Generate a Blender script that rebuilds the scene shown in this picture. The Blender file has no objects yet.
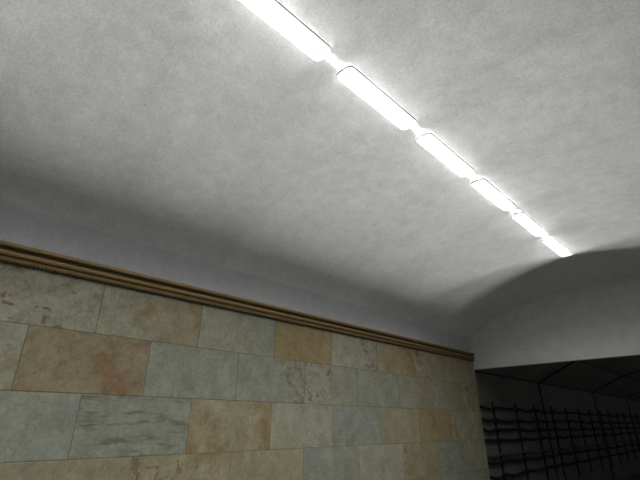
import bpy, bmesh, math, random
from math import pi, sin, cos, radians
from mathutils import Vector, Matrix

random.seed(7)
sc = bpy.context.scene
COL = sc.collection

# ------------------------------------------------------------------ camera, world, exposure
cam_data = bpy.data.cameras.new('camera')
cam_data.sensor_width = 36.0
cam_data.sensor_fit = 'HORIZONTAL'
cam_data.lens = 417.0 / 640.0 * 36.0
cam_data.clip_start = 0.02
cam = bpy.data.objects.new('camera', cam_data)
COL.objects.link(cam)
cam.location = (0, 0, 0)                       # eye height: the floor lies 1.65 m below
PITCH, YAW = radians(23.924), radians(44.80)
cam.rotation_mode = 'XYZ'
cam.rotation_euler = (pi / 2 + PITCH, 0, YAW)
sc.camera = cam

world = bpy.data.worlds.new('world')
sc.world = world
world.use_nodes = True
world.node_tree.nodes['Background'].inputs[0].default_value = (0, 0, 0, 1)
world.node_tree.nodes['Background'].inputs[1].default_value = 0.0

sc.view_settings.view_transform = 'Standard'
sc.view_settings.look = 'None'
sc.view_settings.gamma = 1.0
sc.view_settings.use_curve_mapping = False
sc.view_settings.exposure = 0.0

LENS_BOTTOM = 1.5        # glow of the lamp panels themselves
WASH_WATTS = 4.9         # added unseen strips over each panel, washing the vault
WASH_SPREAD = 23.0
WASH_TILT = 0.0
WASH_END = 0.75
WASH_FAN = 14.0
STAND = 0.022
SEAT = 0.0022            # how far the seat stands off the crown of the vault
LAMP_WATTS = 14.0        # each panel's light into the hall
LAMP_SPREAD = 150.0
TUNNEL_FILL = 62.0  # strength of the added lamps that brighten the tunnel

# ------------------------------------------------------------------ measures
WX = -4.0                # face of the tiled wall
END = 8.49               # far end wall
NEAR = -5.0
FLOOR = -1.65
XC, RA, ZC, RB = -1.45, 2.58, 1.43, 0.885      # vault: elliptical, in flat strips
RIGHT = XC + RA
TW = XC - 2.65           # tunnel wall
TEND = 32.0
PORTAL = 1.037

# ------------------------------------------------------------------ helpers
def new_obj(name, me, m=None, parent=None):
    o = bpy.data.objects.new(name, me)
    COL.objects.link(o)
    if m is not None:
        for mm in (m if isinstance(m, (list, tuple)) else [m]):
            me.materials.append(mm)
    if parent is not None:
        o.parent = parent
    return o

def obj(name, bm, m=None, parent=None, smooth=False):
    bmesh.ops.recalc_face_normals(bm, faces=bm.faces)
    me = bpy.data.meshes.new(name)
    bm.to_mesh(me); bm.free()
    if smooth:
        for p in me.polygons: p.use_smooth = True
    return new_obj(name, me, m, parent)

def thing(name, label, cat, loc=(0, 0, 0), group=None):
    o = bpy.data.objects.new(name, None)
    COL.objects.link(o)
    o.location = loc
    o.empty_display_size = 0.1
    o['label'] = label; o['category'] = cat
    if group: o['group'] = group
    return o

def tag(o, label, cat, group=None):
    o['label'] = label; o['category'] = cat
    if group: o['group'] = group
    return o

def structure(o):
    o['kind'] = 'structure'
    return o

def box(bm, x0, x1, y0, y1, z0, z1):
    v = [bm.verts.new(c) for c in ((x0, y0, z0), (x1, y0, z0), (x1, y1, z0), (x0, y1, z0),
                                   (x0, y0, z1), (x1, y0, z1), (x1, y1, z1), (x0, y1, z1))]
    fs = [bm.faces.new([v[i] for i in q]) for q in ((3, 2, 1, 0), (4, 5, 6, 7), (0, 1, 5, 4), (1, 2, 6, 5), (2, 3, 7, 6), (3, 0, 4, 7))]
    return fs

def extrude_y(bm, pts, y0, y1, closed=True, cap=True):
    """Sweep a profile of (x, z) points straight along y."""
    a = [bm.verts.new((x, y0, z)) for x, z in pts]
    b = [bm.verts.new((x, y1, z)) for x, z in pts]
    n = len(pts)
    for i in range(n if closed else n - 1):
        j = (i + 1) % n
        bm.faces.new((a[i], a[j], b[j], b[i]))
    if closed and cap:
        bm.faces.new(a[::-1]); bm.faces.new(b)

def tube(bm, pts, r, seg=8):
    rings = []
    for i, p in enumerate(pts):
        p = Vector(p)
        t = (Vector(pts[min(i + 1, len(pts) - 1)]) - Vector(pts[max(i - 1, 0)])).normalized()
        u = t.cross(Vector((0, 0, 1))).normalized(); w = u.cross(t).normalized()
        rings.append([bm.verts.new(p + r * (cos(2 * pi * k / seg) * u + sin(2 * pi * k / seg) * w)) for k in range(seg)])
    for i in range(len(rings) - 1):
        for k in range(seg):
            bm.faces.new((rings[i][k], rings[i][(k + 1) % seg], rings[i + 1][(k + 1) % seg], rings[i + 1][k]))
    bm.faces.new(rings[0][::-1]); bm.faces.new(rings[-1])

# ------------------------------------------------------------------ materials
def mat(name):
    m = bpy.data.materials.new(name); m.use_nodes = True
    nt = m.node_tree
    return m, nt, nt.nodes['Principled BSDF']

def noise(nt, vec, scale, detail=4.0, rough=0.55, dist=0.0):
    n = nt.nodes.new('ShaderNodeTexNoise')
    n.inputs['Scale'].default_value = scale
    n.inputs['Detail'].default_value = detail
    n.inputs['Roughness'].default_value = rough
    n.inputs['Distortion'].default_value = dist
    nt.links.new(vec, n.inputs['Vector'])
    return n.outputs['Fac']

def maprange(nt, val, a, b, c, d, smooth=False):
    n = nt.nodes.new('ShaderNodeMapRange')
    if smooth: n.interpolation_type = 'SMOOTHSTEP'
    for i, x in zip((1, 2, 3, 4), (a, b, c, d)):
        if hasattr(x, 'links'): nt.links.new(x, n.inputs[i])
        else: n.inputs[i].default_value = x
    nt.links.new(val, n.inputs[0])
    return n.outputs[0]

def mix(nt, fac, a, b, blend='MIX'):
    n = nt.nodes.new('ShaderNodeMix'); n.data_type = 'RGBA'; n.blend_type = blend
    for s, x in ((n.inputs[0], fac), (n.inputs[6], a), (n.inputs[7], b)):
        if hasattr(x, 'links'): nt.links.new(x, s)
        elif isinstance(x, (int, float)): s.default_value = x
        else: s.default_value = (*x, 1) if len(x) == 3 else x
    return n.outputs[2]

def mth(nt, op, a, b=0.0):
    n = nt.nodes.new('ShaderNodeMath'); n.operation = op
    for s, x in ((n.inputs[0], a), (n.inputs[1], b)):
        if hasattr(x, 'links'): nt.links.new(x, s)
        else: s.default_value = x
    return n.outputs[0]

def coords(nt, scale=(1, 1, 1), loc=(0, 0, 0)):
    tc = nt.nodes.new('ShaderNodeTexCoord')
    mp = nt.nodes.new('ShaderNodeMapping')
    mp.inputs['Scale'].default_value = scale
    mp.inputs['Location'].default_value = loc
    nt.links.new(tc.outputs['Object'], mp.inputs['Vector'])
    return mp.outputs['Vector']

def bump(nt, bsdf, h, strength, dist=0.01):
    b = nt.nodes.new('ShaderNodeBump')
    b.inputs['Strength'].default_value = strength
    b.inputs['Distance'].default_value = dist
    nt.links.new(h, b.inputs['Height'])
    nt.links.new(b.outputs['Normal'], bsdf.inputs['Normal'])

def concrete(name, col, var=0.12, rough=0.95, grain=0.10, seams=None):
    """Whitewashed / bare concrete: cloudy tone, speckle, darker pits, optional casting joints."""
    m, nt, bs = mat(name)
    v = coords(nt)
    big = noise(nt, v, 1.1, 5, 0.6)
    mid = noise(nt, v, 7.0, 6, 0.65, 0.3)
    fine = noise(nt, v, 58.0, 4, 0.7)
    vs = coords(nt, (1.0, 0.28, 1.0), (3, 1, 0))
    scr = noise(nt, vs, 22.0, 5, 0.7, 0.6)
    f = maprange(nt, big, 0.3, 0.7, 1 - var * .6, 1 + var * .6)
    f = mth(nt, 'MULTIPLY', f, maprange(nt, mid, 0.3, 0.7, 1 - var, 1 + var))
    f = mth(nt, 'MULTIPLY', f, maprange(nt, fine, 0.3, 0.7, 1 - grain, 1 + grain))
    pits = maprange(nt, scr, 0.63, 0.74, 0, 1, True)
    f = mth(nt, 'MULTIPLY', f, maprange(nt, pits, 0, 1, 1.0, 0.78))
    if seams:
        br = nt.nodes.new('ShaderNodeTexBrick')
        sv = coords(nt, *seams['map'])
        if 'rot' in seams: sv.node.inputs['Rotation'].default_value = seams['rot']
        nt.links.new(sv, br.inputs['Vector'])
        br.inputs['Color1'].default_value = (1, 1, 1, 1)
        br.inputs['Color2'].default_value = (.93, .93, .93, 1)
        br.inputs['Mortar'].default_value = (.93, .93, .93, 1)
        br.inputs['Scale'].default_value = 1.0
        br.inputs['Mortar Size'].default_value = 0.004
        br.inputs['Brick Width'].default_value = seams['w']
        br.inputs['Row Height'].default_value = seams['h']
        f = mth(nt, 'MULTIPLY', f, br.outputs['Color'])
    c = mix(nt, 1.0, col, f, 'MULTIPLY')
    nt.links.new(c, bs.inputs['Base Color'])
    bs.inputs['Roughness'].default_value = rough
    bs.inputs['Specular IOR Level'].default_value = 0.15
    bump(nt, bs, mth(nt, 'ADD', mid, fine), 0.12, 0.01)
    return m

M_VAULT = concrete('whitewashed_concrete', (0.80, 0.81, 0.80), 0.085, grain=0.13, seams=dict(map=((1, 1, 1), (0, 0, 0)), rot=(0, 0, pi / 2), w=2.4, h=50.0))
M_VAULT_LOW = concrete('cool_grey_shaded', (0.70, 0.71, 0.755), 0.065, grain=0.12)
M_END = concrete('grey_plaster', (0.80, 0.81, 0.80), 0.08, grain=0.06, seams=dict(map=((1, 1, 1), (0, 0, .25)), rot=(-pi / 2, 0, 0), w=1.1, h=.55))
M_FLOOR = concrete('platform_granite', (0.20, 0.20, 0.195), 0.15, 0.6)
M_TUNNEL = concrete('sooty_concrete', (0.20, 0.195, 0.185), 0.22, grain=0.15)
M_PLAIN = concrete('plain_wall', (0.10, 0.10, 0.09), 0.10)

def marble():
    m, nt, bs = mat('marble_tiles')
    at = {}
    for a in ('tint', 'stain', 'amount', 'seed'):
        n = nt.nodes.new('ShaderNodeAttribute'); n.attribute_type = 'GEOMETRY'; n.attribute_name = a
        at[a] = n.outputs['Color']
    tc = nt.nodes.new('ShaderNodeTexCoord')
    sc_ = nt.nodes.new('ShaderNodeVectorMath'); sc_.operation = 'SCALE'
    nt.links.new(at['seed'], sc_.inputs[0]); sc_.inputs['Scale'].default_value = 40.0
    ad = nt.nodes.new('ShaderNodeVectorMath'); ad.operation = 'ADD'
    nt.links.new(tc.outputs['Object'], ad.inputs[0]); nt.links.new(sc_.outputs[0], ad.inputs[1])
    V = ad.outputs[0]
    sep = nt.nodes.new('ShaderNodeSeparateColor'); nt.links.new(at['amount'], sep.inputs[0])
    a_mot, a_patch, a_str = sep.outputs[0], sep.outputs[1], sep.outputs[2]
    cloud = noise(nt, V, 3.2, 6, 0.6, 0.5)
    fine = noise(nt, V, 30, 5, 0.65)
    # base: tile tint, cloudy towards its stain colour
    thr = maprange(nt, a_mot, 0, 1, 0.60, 0.34)
    hi = mth(nt, 'ADD', thr, 0.20)
    c = mix(nt, mth(nt, 'MULTIPLY', maprange(nt, cloud, thr, hi, 0, 1, True), 0.9), at['tint'], at['stain'])
    # veins: thin ridges of a warped noise
    vn = noise(nt, V, 2.3, 6, 0.62, 1.6)
    ridge = mth(nt, 'ABSOLUTE', mth(nt, 'SUBTRACT', vn, 0.5))
    vein = maprange(nt, ridge, 0.0, 0.03, 1, 0, True)
    vein = mth(nt, 'MULTIPLY', vein, maprange(nt, noise(nt, V, 1.7, 2), 0.40, 0.52, 0, 1, True))
    c = mix(nt, mth(nt, 'MULTIPLY', vein, 0.34), c, mix(nt, 0.5, at['stain'], (0.16, 0.12, 0.07)))
    # dark brown mottles
    pn = noise(nt, V, 9.5, 5, 0.62, 0.9)
    pt = maprange(nt, a_patch, 0, 1, 0.72, 0.46)
    pf = maprange(nt, pn, pt, mth(nt, 'ADD', pt, 0.06), 0, 1, True)
    c = mix(nt, mth(nt, 'MULTIPLY', pf, 0.80), c, mix(nt, 0.35, (0.17, 0.105, 0.055), at['stain']))
    # grey horizontal streaks
    mp = nt.nodes.new('ShaderNodeMapping'); mp.inputs['Scale'].default_value = (1, 2.2, 13)
    nt.links.new(V, mp.inputs['Vector'])
    sn = noise(nt, mp.outputs[0], 1.6, 5, 0.6, 0.5)
    sf = maprange(nt, sn, 0.50, 0.66, 0, 1, True)
    c = mix(nt, mth(nt, 'MULTIPLY', mth(nt, 'MULTIPLY', sf, a_str), 0.7), c, (0.10, 0.10, 0.085))
    mid = noise(nt, V, 6, 4, 0.55, 0.2)
    f = mth(nt, 'MULTIPLY', maprange(nt, fine, 0.3, 0.7, 0.84, 1.16), maprange(nt, mid, 0.3, 0.7, 0.84, 1.16))
    # pale calcite flecks
    fl = maprange(nt, noise(nt, V, 17, 3, 0.6, 1.2), 0.66, 0.72, 0, 1, True)
    c = mix(nt, mth(nt, 'MULTIPLY', fl, 0.35), c, mix(nt, 0.6, at['tint'], (0.45, 0.42, 0.34)))
    c = mix(nt, 1.0, c, f, 'MULTIPLY')
    nt.links.new(c, bs.inputs['Base Color'])
    bs.inputs['Roughness'].default_value = 0.62
    bs.inputs['Specular IOR Level'].default_value = 0.2
    bump(nt, bs, mth(nt, 'ADD', fine, mth(nt, 'MULTIPLY', vein, -0.8)), 0.10, 0.006)
    return m
M_MARBLE = marble()

def plain(name, col, rough=0.6, metal=0.0, var=0.15, scale=20.0):
    m, nt, bs = mat(name)
    n = noise(nt, coords(nt), scale, 4, 0.6)
    c = mix(nt, 1.0, col, maprange(nt, n, 0.3, 0.7, 1 - var, 1 + var), 'MULTIPLY')
    nt.links.new(c, bs.inputs['Base Color'])
    bs.inputs['Roughness'].default_value = rough
    bs.inputs['Metallic'].default_value = metal
    return m
M_GROUT = plain('grout', (0.235, 0.205, 0.135), 0.95, var=.3, scale=14)
M_GILT = plain('bronze_paint', (0.34, 0.225, 0.078), 0.5, 0.0, 0.18, 35)
M_GILT_LOW = plain('brown_bronze', (0.22, 0.14, 0.05), 0.6, 0.0, 0.2, 30)
M_GILT_DARK = plain('dark_bronze', (0.035, 0.022, 0.010), 0.7, 0.0)
M_TRAY = plain('lamp_tray_metal', (0.20, 0.20, 0.20), 0.6)
M_SLOT = plain('lamp_vent', (0.45, 0.45, 0.45), 0.7)
M_CABLE = plain('black_cable_rubber', (0.006, 0.006, 0.007), 0.7)
M_CABLE_GREY = plain('grey_cable_sheath', (0.085, 0.088, 0.09), 0.6)
M_STEEL = plain('rusty_bracket_steel', (0.010, 0.009, 0.008), 0.7)

def glow(name, s):
    m, nt, bs = mat(name)
    bs.inputs['Base Color'].default_value = (0.8, 0.8, 0.8, 1)
    bs.inputs['Emission Color'].default_value = (1.0, 1.0, 0.985, 1)
    bs.inputs['Emission Strength'].default_value = s
    return m
M_LENS = glow('lit_diffuser', LENS_BOTTOM)

# ------------------------------------------------------------------ setting: vault, walls, floor
def vault_pts(n=512, grow=0.0):
    P = [(XC + (RA + grow) * cos(pi * k / n), ZC + (RB + grow) * sin(pi * k / n)) for k in range(n + 1)]
    return P            # from the right springing over to the left one

inner = vault_pts()
spring = 1.20
inner = [(RIGHT, spring)] + inner + [(XC - RA, spring)]
outer = vault_pts(512, 0.25)
outer = [(RIGHT + .25, spring)] + outer + [(XC - RA - .25, spring)]
bm = bmesh.new()
extrude_y(bm, inner + outer[::-1], NEAR, END, cap=False)
for f in bm.faces:                              # lowest course: cooler grey, with some shade near the cornice put into the colour
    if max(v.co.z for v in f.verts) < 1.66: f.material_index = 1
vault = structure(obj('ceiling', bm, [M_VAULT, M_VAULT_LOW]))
for p in vault.data.polygons:                   # smooth sweep across, sharp at the ends and the springing
    p.use_smooth = abs(p.normal.y) < .5 and p.center.z > 1.42

# far end wall: lunette over the tunnel mouth, its lower edge level and straight
bm = bmesh.new()
pts = [(x, z) for x, z in outer if z > spring] 
pts = [(RIGHT + .25, PORTAL)] + pts + [(XC - RA - .25, PORTAL)]
extrude_y(bm, pts, END, END + 0.10)
structure(obj('wall_far', bm, M_END))

bm = bmesh.new()
box(bm, TW - .4, RIGHT + .4, NEAR, TEND, FLOOR - .2, FLOOR)
structure(obj('floor', bm, M_FLOOR))
bm = bmesh.new()
extrude_y(bm, [(RIGHT + .25, FLOOR), (RIGHT + .25, spring), (RIGHT, spring), (RIGHT, FLOOR)], NEAR, END + .1)
structure(obj('wall_right', bm, M_PLAIN))
bm = bmesh.new()
extrude_y(bm, [(RIGHT + .25, FLOOR)] + outer + [(XC - RA - .25, FLOOR)], NEAR - .25, NEAR)
structure(obj('wall_near', bm, M_PLAIN))

# ------------------------------------------------------------------ setting: the tiled wall
# every stone: (row, index) -> (left tint, right tint, stain, (mottle, patch, streak) left, same right)
PALE = (0.44, 0.43, 0.36); GREY = (0.36, 0.37, 0.33); BLUE = (0.36, 0.38, 0.36)
BEIGE = (0.42, 0.38, 0.28); TAN = (0.41, 0.33, 0.205); PINK = (0.38, 0.29, 0.19)
OCHRE = (0.36, 0.265, 0.13); RUST = (0.30, 0.18, 0.10); SAND = (0.38, 0.33, 0.23)
SPEC = {
    (0, 0): (PALE, PALE, RUST, (.10, .62, 0), (.20, .45, 0)),
    (0, 1): (PALE, SAND, OCHRE, (.10, .05, 0), (.75, .10, 0)),
    (0, 2): (PALE, GREY, BEIGE, (.30, 0, .1), (.1, 0, 0)),
    (0, 3): (TAN, TAN, OCHRE, (.55, .05, 0), (.5, .05, 0)),
    (0, 4): (PALE, PALE, BEIGE, (.2, .1, 0), (.4, .95, 0)),
    (0, 5): (BEIGE, TAN, OCHRE, (.2, .05, 0), (.65, .1, 0)),
    (0, 6): (PALE, SAND, TAN, (.3, .95, 0), (.3, .05, 0)),
    (0, 7): (BEIGE, BEIGE, SAND, (.4, .05, 0), (.4, .35, 0)),
    (1, 0): (PALE, PALE, TAN, (.4, .1, 0), (.5, .3, 0)),
    (1, 1): (SAND, (0.37, 0.31, 0.23), RUST, (.25, .35, 0), (.42, .30, 0)),
    (1, 2): (GREY, GREY, BLUE, (.3, 0, 0), (.35, 0, 0)),
    (1, 3): (GREY, GREY, BEIGE, (.1, .05, 0), (.2, 1.0, .2)),
    (1, 4): (PALE, GREY, SAND, (.25, .9, 0), (.3, 0, 0)),
    (1, 5): (GREY, GREY, SAND, (.2, .2, 0), (.2, 0, 0)),
    (1, 6): (GREY, SAND, BEIGE, (.4, .1, 0), (.3, .1, 0)),
    (1, 7): (GREY, SAND, BEIGE, (.3, .1, .1), (.3, .1, 0)),
    (2, 0): (PALE, BLUE, GREY, (.3, .50, 0), (.3, .2, 0)),
    (2, 1): (GREY, GREY, BLUE, (.3, 0, .9), (.3, 0, .7)),
    (2, 2): (BEIGE, BEIGE, OCHRE, (.50, .25, 0), (.65, .25, 0)),
    (2, 3): (PALE, PALE, BEIGE, (.3, 0, 0), (.3, 0, 0)),
    (2, 4): (BLUE, BLUE, GREY, (.3, .45, 0), (.3, .3, 0)),
    (2, 5): (BEIGE, BEIGE, SAND, (.3, 0, 0), (.3, .1, 0)),
    (2, 6): (TAN, TAN, OCHRE, (.55, .1, 0), (.6, .15, 0)),
    (2, 7): (BEIGE, PALE, TAN, (.4, .7, 0), (.4, .4, 0)),
    (3, 0): (PALE, BEIGE, SAND, (.3, .1, 0), (.3, .1, 0)),
    (3, 1): (BEIGE, BEIGE, SAND, (.3, .1, 0), (.3, .1, 0)),
    (3, 2): (BEIGE, BEIGE, OCHRE, (.4, .65, 0), (.5, .55, 0)),
    (3, 3): (BEIGE, BEIGE, SAND, (.3, 0, 0), (.3, .2, 0)),
    (3, 4): (BLUE, GREY, PALE, (.3, 0, 0), (.3, 0, 0)),
    (3, 5): (PALE, PALE, BEIGE, (.3, .1, 0), (.3, 0, 0)),
    (3, 6): (BEIGE, SAND, TAN, (.4, .7, 0), (.4, .3, 0)),
    (3, 7): (GREY, GREY, SAND, (.3, .1, .4), (.3, .1, .2)),
}
ROWS = [1.24, 0.735, 0.237, -0.25, -0.737, -1.224, FLOOR]
bm = bmesh.new()
LT = bm.loops.layers.float_color.new('tint'); LS = bm.loops.layers.float_color.new('stain')
LA = bm.loops.layers.float_color.new('amount'); LR = bm.loops.layers.float_color.new('seed')
DIM = 0.86                                      # the stones are dull, unpolished and dusty
def paint(fs, y0, y1, spec, seed):
    tl, tr, st, al, ar = spec
    def dull(c):
        m = sum(c) / 3
        return [DIM * (m + (v - m) * 1.0) * k for v, k in zip(c, (1.0, 1.0, .90))]
    tl, tr, st = dull(tl), dull(tr), dull(st)
    for f in fs:
        for l in f.loops:
            t = min(1, max(0, (l.vert.co.y - y0) / (y1 - y0)))
            g = lambda a, b: [a[i] + (b[i] - a[i]) * t for i in range(3)] + [1]
            l[LT] = g(tl, tr); l[LS] = (*st, 1); l[LA] = g(al, ar); l[LR] = (*seed, 1)
# the wall's core, showing as grout between the stones
for f in box(bm, WX - .35, WX - .0035, NEAR, END + .012, FLOOR, 1.30): f.material_index = 1
G = 0.0026
for r in range(6):
    z1, z0 = ROWS[r], ROWS[r + 1]
    first = 1.22 if r % 2 == 0 else 0.72
    k = 0
    ks = range(-6, 9)
    for k in ks:
        y0, y1 = first + 1.0115 * (k - 1), first + 1.0115 * k
        if y1 < NEAR + .05: continue
        y0 = max(y0, NEAR)
        if y0 > END - .1: continue
        if y1 > END - .2: y1 = END + .010
        y0 += G; y1 -= G
        spec = SPEC.get((r, k)) or random.choice(list(SPEC.values()))
        rr = random.Random(r * 100 + k)
        seed = (rr.random(), rr.random(), rr.random())
        dx = rr.uniform(-.0012, .0012)
        n = 5                                   # a few spans so that tint and mottle can change along a stone
        e = .003                                # arris
        xf, xb = WX + dx, WX - .0045
        ys = [y0, y0 + e] + [y0 + e + (y1 - y0 - 2 * e) * i / n for i in range(1, n)] + [y1 - e, y1]
        zs = [z0 + G, z0 + G + e, z1 - G - e, z1 - G]
        grid = [[bm.verts.new((xb if (i in (0, len(ys) - 1) or j in (0, 3)) else xf, y, z)) for j, z in enumerate(zs)] for i, y in enumerate(ys)]
        fs = []
        for i in range(len(ys) - 1):
            for j in range(3):
                fs.append(bm.faces.new((grid[i][j], grid[i + 1][j], grid[i + 1][j + 1], grid[i][j + 1])))
        paint(fs, y0, y1, spec, seed)
me = bpy.data.meshes.new('wall_left'); 
bm.normal_update(); bm.to_mesh(me); bm.free()
structure(new_obj('wall_left', me, [M_MARBLE, M_GROUT]))

# ------------------------------------------------------------------ setting: the gilded cornice on top of the tiled wall
CX = WX + .012
prof = [(CX - .10, 1.346), (CX + .044, 1.347), (CX + .054, 1.341), (CX + .054, 1.322), (CX + .046, 1.315), (CX + .018, 1.312), (CX + .014, 1.286), (CX + .026, 1.283)]
for k in range(7):                              # half-round bead
    a = pi / 2 - pi * k / 6
    prof.append((CX + .028 + .018 * cos(a), 1.2625 + .0195 * sin(a)))
prof += [(CX + .016, 1.241), (CX + .014, 1.232), (CX - .10, 1.232)]
CEND = END - 0.02
bm = bmesh.new()
extrude_y(bm, prof, NEAR, CEND)
cornice = structure(obj('trim_1', bm, M_GILT))
cornice['label'] = 'gilded brown cornice moulding running along the top of the tiled wall'
bm = bmesh.new()                                # dark groove linings
for a, b in ((1.2855, 1.3125), (1.2325, 1.2415)):
    box(bm, CX + .008, CX + .0185, NEAR + .002, CEND + .001, a, b)
g = obj('groove_lining', bm, M_GILT_DARK, cornice); g['label'] = 'dark recessed grooves of the cornice'
bm = bmesh.new()
extrude_y(bm, [(CX - .10, 1.232), (CX + .022, 1.232), (CX + .030, 1.226), (CX + .027, 1.204), (CX + .020, 1.198), (CX - .10, 1.198)], NEAR, CEND)
g = obj('lower_fascia', bm, M_GILT_LOW, cornice); g['label'] = 'darker brown lower band of the cornice'
bm = bmesh.new()                                # the row of tiny dark teeth under the moulding
y = NEAR + .02
while y < CEND - .02:
    box(bm, CX - .008, CX + .018, y, y + .018, 1.187, 1.198)
    y += .030
g = obj('dentil_band', bm, M_GILT_DARK, cornice); g['label'] = 'row of tiny dark teeth under the cornice'

# ------------------------------------------------------------------ setting: the running tunnel behind the end wall
P = [(TW, FLOOR), (TW, 1.03), (XC - 1.62, 1.52), (XC - .6, 1.78), (XC + .6, 1.78), (XC + 1.62, 1.52), (XC + 2.65, 1.03), (XC + 2.65, FLOOR)]
Q = [(TW - .3, FLOOR), (TW - .3, 1.2), (XC - 1.75, 1.80), (XC - .7, 2.08), (XC + .7, 2.08), (XC + 1.75, 1.80), (XC + 2.95, 1.2), (XC + 2.95, FLOOR)]
bm = bmesh.new()
extrude_y(bm, P + Q[::-1], END + .1, TEND)
lining = structure(obj('wall_tunnel', bm, M_TUNNEL))
bm = bmesh.new()
R = [(x - XC, z) for x, z in P]
Ri = [(XC + x * .992, z if z == FLOOR else z - .022) for x, z in R]
y = 12.3
while y < TEND - .2:                            # slim ring ribs
    extrude_y(bm, P + Ri[::-1], y, y + .07)
    y += 5.1
o = obj('ring_rib', bm, M_STEEL, lining)
bm = bmesh.new()
for i in (1, 2, 3, 4, 5, 6):                    # the long joints between the lining slabs
    x, z = P[i]; x = XC + (x - XC) * .996
    tube(bm, [(x, END + .11, z - .006), (x, TEND - .01, z - .006)], .016, 6)
o = obj('long_joint', bm, M_STEEL, lining)
bm = bmesh.new()
extrude_y(bm, Q, TEND, TEND + .2)
structure(obj('wall_tunnel_end', bm, M_TUNNEL))

# ------------------------------------------------------------------ ceiling lamps
APEX = ZC + RB
PITCHY = 1.027
LW, LL = 0.154, 0.862

def outline(w, l, c):
    """Plan of a lamp: a long panel with clipped, slightly bowed ends (x, y), y = 0 at the near end."""
    h = w / 2
    return [(-h, c), (-h + c * .55, c * .28), (-h + c * 1.3, 0), (h - c * 1.3, 0), (h - c * .55, c * .28), (h, c),
            (h, l - c), (h - c * .55, l - c * .28), (h - c * 1.3, l), (-h + c * 1.3, l), (-h + c * .55, l - c * .28), (-h, l - c)]

def prism(bm, pl, z0, z1, taper=0.0, mid=(0, 0)):
    n = len(pl)
    a = [bm.verts.new((x * (1 - taper), mid[1] + (y - mid[1]) * (1 - taper * .25), z0)) for x, y in pl]
    b = [bm.verts.new((x, y, z1)) for x, y in pl]
    sides = [bm.faces.new((a[i], a[(i + 1) % n], b[(i + 1) % n], b[i])) for i in range(n)]
    bot = bm.faces.new(a[::-1]); top = bm.faces.new(b)
    return sides, bot, top

def make_lamp():
    t = thing('ceiling_lamp', '', 'lamp', (XC + .009, 0, APEX - SEAT), 'ceiling lamps along the crown of the vault')
    def shrunk(k, d):
        return [(x * k, LL / 2 + (y - LL / 2) * (1 - d / (LL / 2))) for x, y in outline(LW, LL, .030)]
    for yy in (.01, LL - .01):                  # small studs that hold the panel off the vault
        bm = bmesh.new()
        box(bm, -.003, .003, yy - .003, yy + .003, -STAND, .012)
        obj('stand_off', bm, M_TRAY, t)
    z0 = -STAND + .003
    bm = bmesh.new()                            # metal pan of the panel
    prism(bm, outline(LW, LL, .030), z0 - .011, z0)
    obj('pan', bm, M_TRAY, t)
    bm = bmesh.new()
    prism(bm, shrunk(.97, .003), z0 - .016, z0 - .0105, .03, (0, LL / 2))
    obj('diffuser', bm, M_LENS, t)
    for yc in (.055, LL - .055):
        bm = bmesh.new()
        for i in range(4):
            x = -.0405 + .027 * i
            box(bm, x - .008, x + .008, yc - .004, yc + .004, z0 - .0170, z0 - .0155)
        obj('vent_slots', bm, M_SLOT, t)
    ld = bpy.data.lights.new('tube_light', 'AREA')      # what the panel sends down into the hall
    ld.shape = 'RECTANGLE'; ld.size = LW * .85; ld.size_y = LL * .92
    ld.energy = LAMP_WATTS; ld.spread = radians(LAMP_SPREAD); ld.color = (1.0, 1.0, .975)
    lo = bpy.data.objects.new('tube_light', ld); COL.objects.link(lo)
    lo.parent = t; lo.location = (0, LL / 2, z0 - .019)
    n = 5                                       # added hidden strips above the panel wash the vault, weaker past its ends
    full, end = LL / n, (PITCHY - LL) / 2
    spans = [(LL / n * (i + .5), full, 1.0) for i in range(n)] + [(-end / 2, end, WASH_END), (LL + end / 2, end, WASH_END)]
    for yc, ln, k in spans:
        ud = bpy.data.lights.new('vault_wash_strip', 'AREA')
        ud.shape = 'RECTANGLE'; ud.size = .0005 if ln == full else .0001; ud.size_y = ln
        ud.energy = WASH_WATTS / 2 * ln / PITCHY * k; ud.spread = radians(WASH_SPREAD); ud.color = (1.0, 1.0, .975)
        for sx in (-1, 1):
            for fan in (-1, 1):
                uo = bpy.data.objects.new('vault_wash_strip', ud); COL.objects.link(uo)
                uo.parent = t; uo.location = (sx * .0075, yc, SEAT - (.0003 if ln == full else .00008))
                uo.rotation_euler = (0, -sx * radians(90 - WASH_TILT), fan * radians(WASH_FAN))
    return t

def copy_tree(o, parent=None):
    c = o.copy(); COL.objects.link(c)
    if parent is not None: c.parent = parent
    for ch in list(o.children): copy_tree(ch, c)
    return c

LAMP_LABELS = [
    'long white ceiling lamp largest in view, cut off by the upper edge of the photo',
    'lit white ceiling lamp, second nearest of the row, first one wholly in view',
    'lit white ceiling lamp, third nearest of the six in the vault row',
    'lit white ceiling lamp, fourth nearest of the six in the vault row',
    'lit white ceiling lamp, next to last towards the grey end wall',
    'small lit ceiling lamp, last of the row and nearest the grey end wall',
]
proto = make_lamp()
for i, k in enumerate(range(-4, 5)):
    o = proto if i == 0 else copy_tree(proto)
    o.location.y = 1.672 + PITCHY * k
    if k >= -1:
        o['label'] = LAMP_LABELS[k + 1]
    else:
        o['label'] = 'lit ceiling lamp of the same row, out of view behind the viewer'
        o['group'] = 'ceiling lamps behind the viewer'

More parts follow.
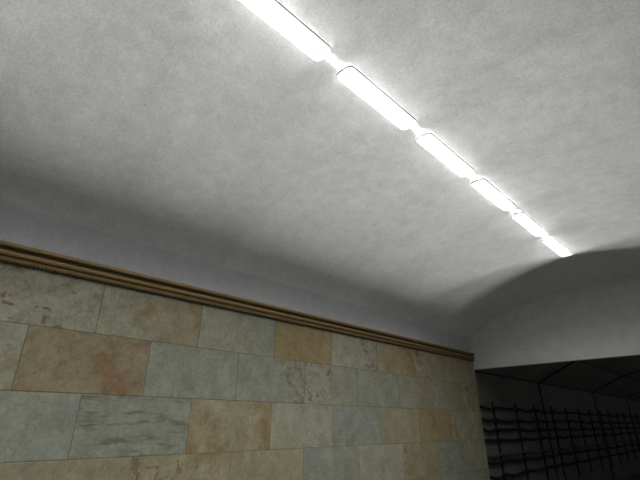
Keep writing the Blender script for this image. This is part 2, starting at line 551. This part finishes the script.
# ------------------------------------------------------------------ cables and their brackets on the tunnel wall
HEIGHTS = [0.335, 0.10, -0.085, -0.275, -0.535, -0.665, -0.90]
BY = [9.30 + 1.19 * k for k in range(14)]
CLABEL = ['black cable highest on the tunnel wall', 'black cable second from the top on the tunnel wall',
          'black cable third from the top on the tunnel wall', 'black cable fourth from the top, just over the pale grey cable',
          'pale grey thicker cable among the black ones on the tunnel wall', 'black cable right under the pale grey cable on the tunnel wall',
          'black cable lowest on the tunnel wall']
ORD = ['nearest the end of the tiled wall', 'second from the tunnel mouth', 'third from the tunnel mouth', 'fourth from the tunnel mouth',
       'fifth from the tunnel mouth', 'sixth from the tunnel mouth', 'seventh from the tunnel mouth', 'eighth from the tunnel mouth', 'ninth from the tunnel mouth',
       'tenth from the tunnel mouth', 'eleventh from the tunnel mouth', 'twelfth from the tunnel mouth', 'thirteenth from the tunnel mouth', 'deepest in the tunnel']
def make_bracket():
    t = thing('cable_bracket', '', 'cable bracket', (TW, 0, 0), 'cable brackets on the tunnel wall')
    bm = bmesh.new(); box(bm, 0, .03, -.015, .015, -1.25, .46)
    obj('upright', bm, M_STEEL, t)
    for h in HEIGHTS:
        bm = bmesh.new()
        extrude_y(bm, [(.03, h - .06), (.03, h - .028), (.100, h - .028), (.100, h - .036), (.05, h - .05)], -.02, .02)
        obj('cable_hook', bm, M_STEEL, t)
    return t
b0 = make_bracket()
for i, y in enumerate(BY):
    o = b0 if i == 0 else copy_tree(b0)
    o.location.y = y
    o['label'] = 'dark upright cable bracket on tunnel wall, ' + ORD[i]
for h, lab, i in zip(HEIGHTS, CLABEL, range(9)):
    rr = random.Random(40 + i)
    rad = 0.027 if i != 4 else 0.024
    pts = []
    ys = [END + .13] + BY + [BY[-1] + 1.19]
    rest = h - .028 + rad + .0015
    for a, b in zip(ys[:-1], ys[1:]):
        sag = rr.uniform(.012, .06); skew = rr.uniform(-.02, .02)
        for t in (0, .035, .10, .25, .4, .55, .7, .85, .91, .965):
            w = 4 * max(0, t - .05) * max(0, .95 - t) if .05 < t < .95 else 0
            pts.append((TW + .062 + .012 * w * rr.uniform(-1, 1), a + (b - a) * t, rest - sag * w + skew * sin(2 * pi * t) * w))
    pts.append((TW + .062, ys[-1], rest))
    bm = bmesh.new(); tube(bm, pts, rad, 8)
    o = obj('cable', bm, M_CABLE if i != 4 else M_CABLE_GREY, None, True)
    tag(o, lab, 'cable', 'cables along the tunnel wall')

# ------------------------------------------------------------------ added fill lamps, out of view, brightening the tunnel from across the cables
M_FILL = glow('fill_lamp_glow', TUNNEL_FILL)
def make_fill_lamp():
    t = thing('tunnel_fill_lamp', 'added fill lamp inside the tunnel, out of view on the wall facing the cables', 'lamp', (XC + 2.65, 0, .55), 'added fill lamps in the tunnel')
    bm = bmesh.new(); extrude_y(bm, [(-.03, -.07), (-.03, .07), (-.012, .085), (0, .085), (0, -.085), (-.012, -.085)], -.13, .13)
    obj('housing', bm, M_STEEL, t)
    bm = bmesh.new()
    extrude_y(bm, [(-.03 - .05 * sin(pi * k / 8), .055 * cos(pi * k / 8)) for k in range(9)], -.105, .105)
    obj('fill_glass', bm, M_FILL, t)
    for yy in (-.06, .0, .06):
        bm = bmesh.new()
        tube(bm, [(-.03 - .056 * sin(pi * k / 8), yy, .06 * cos(pi * k / 8)) for k in range(9)], .004, 6)
        obj('guard_bar', bm, M_STEEL, t)
    return t
u0 = make_fill_lamp()
for i in range(4):
    o = u0 if i == 0 else copy_tree(u0)
    o.location.y = 12.0 + 5.5 * i
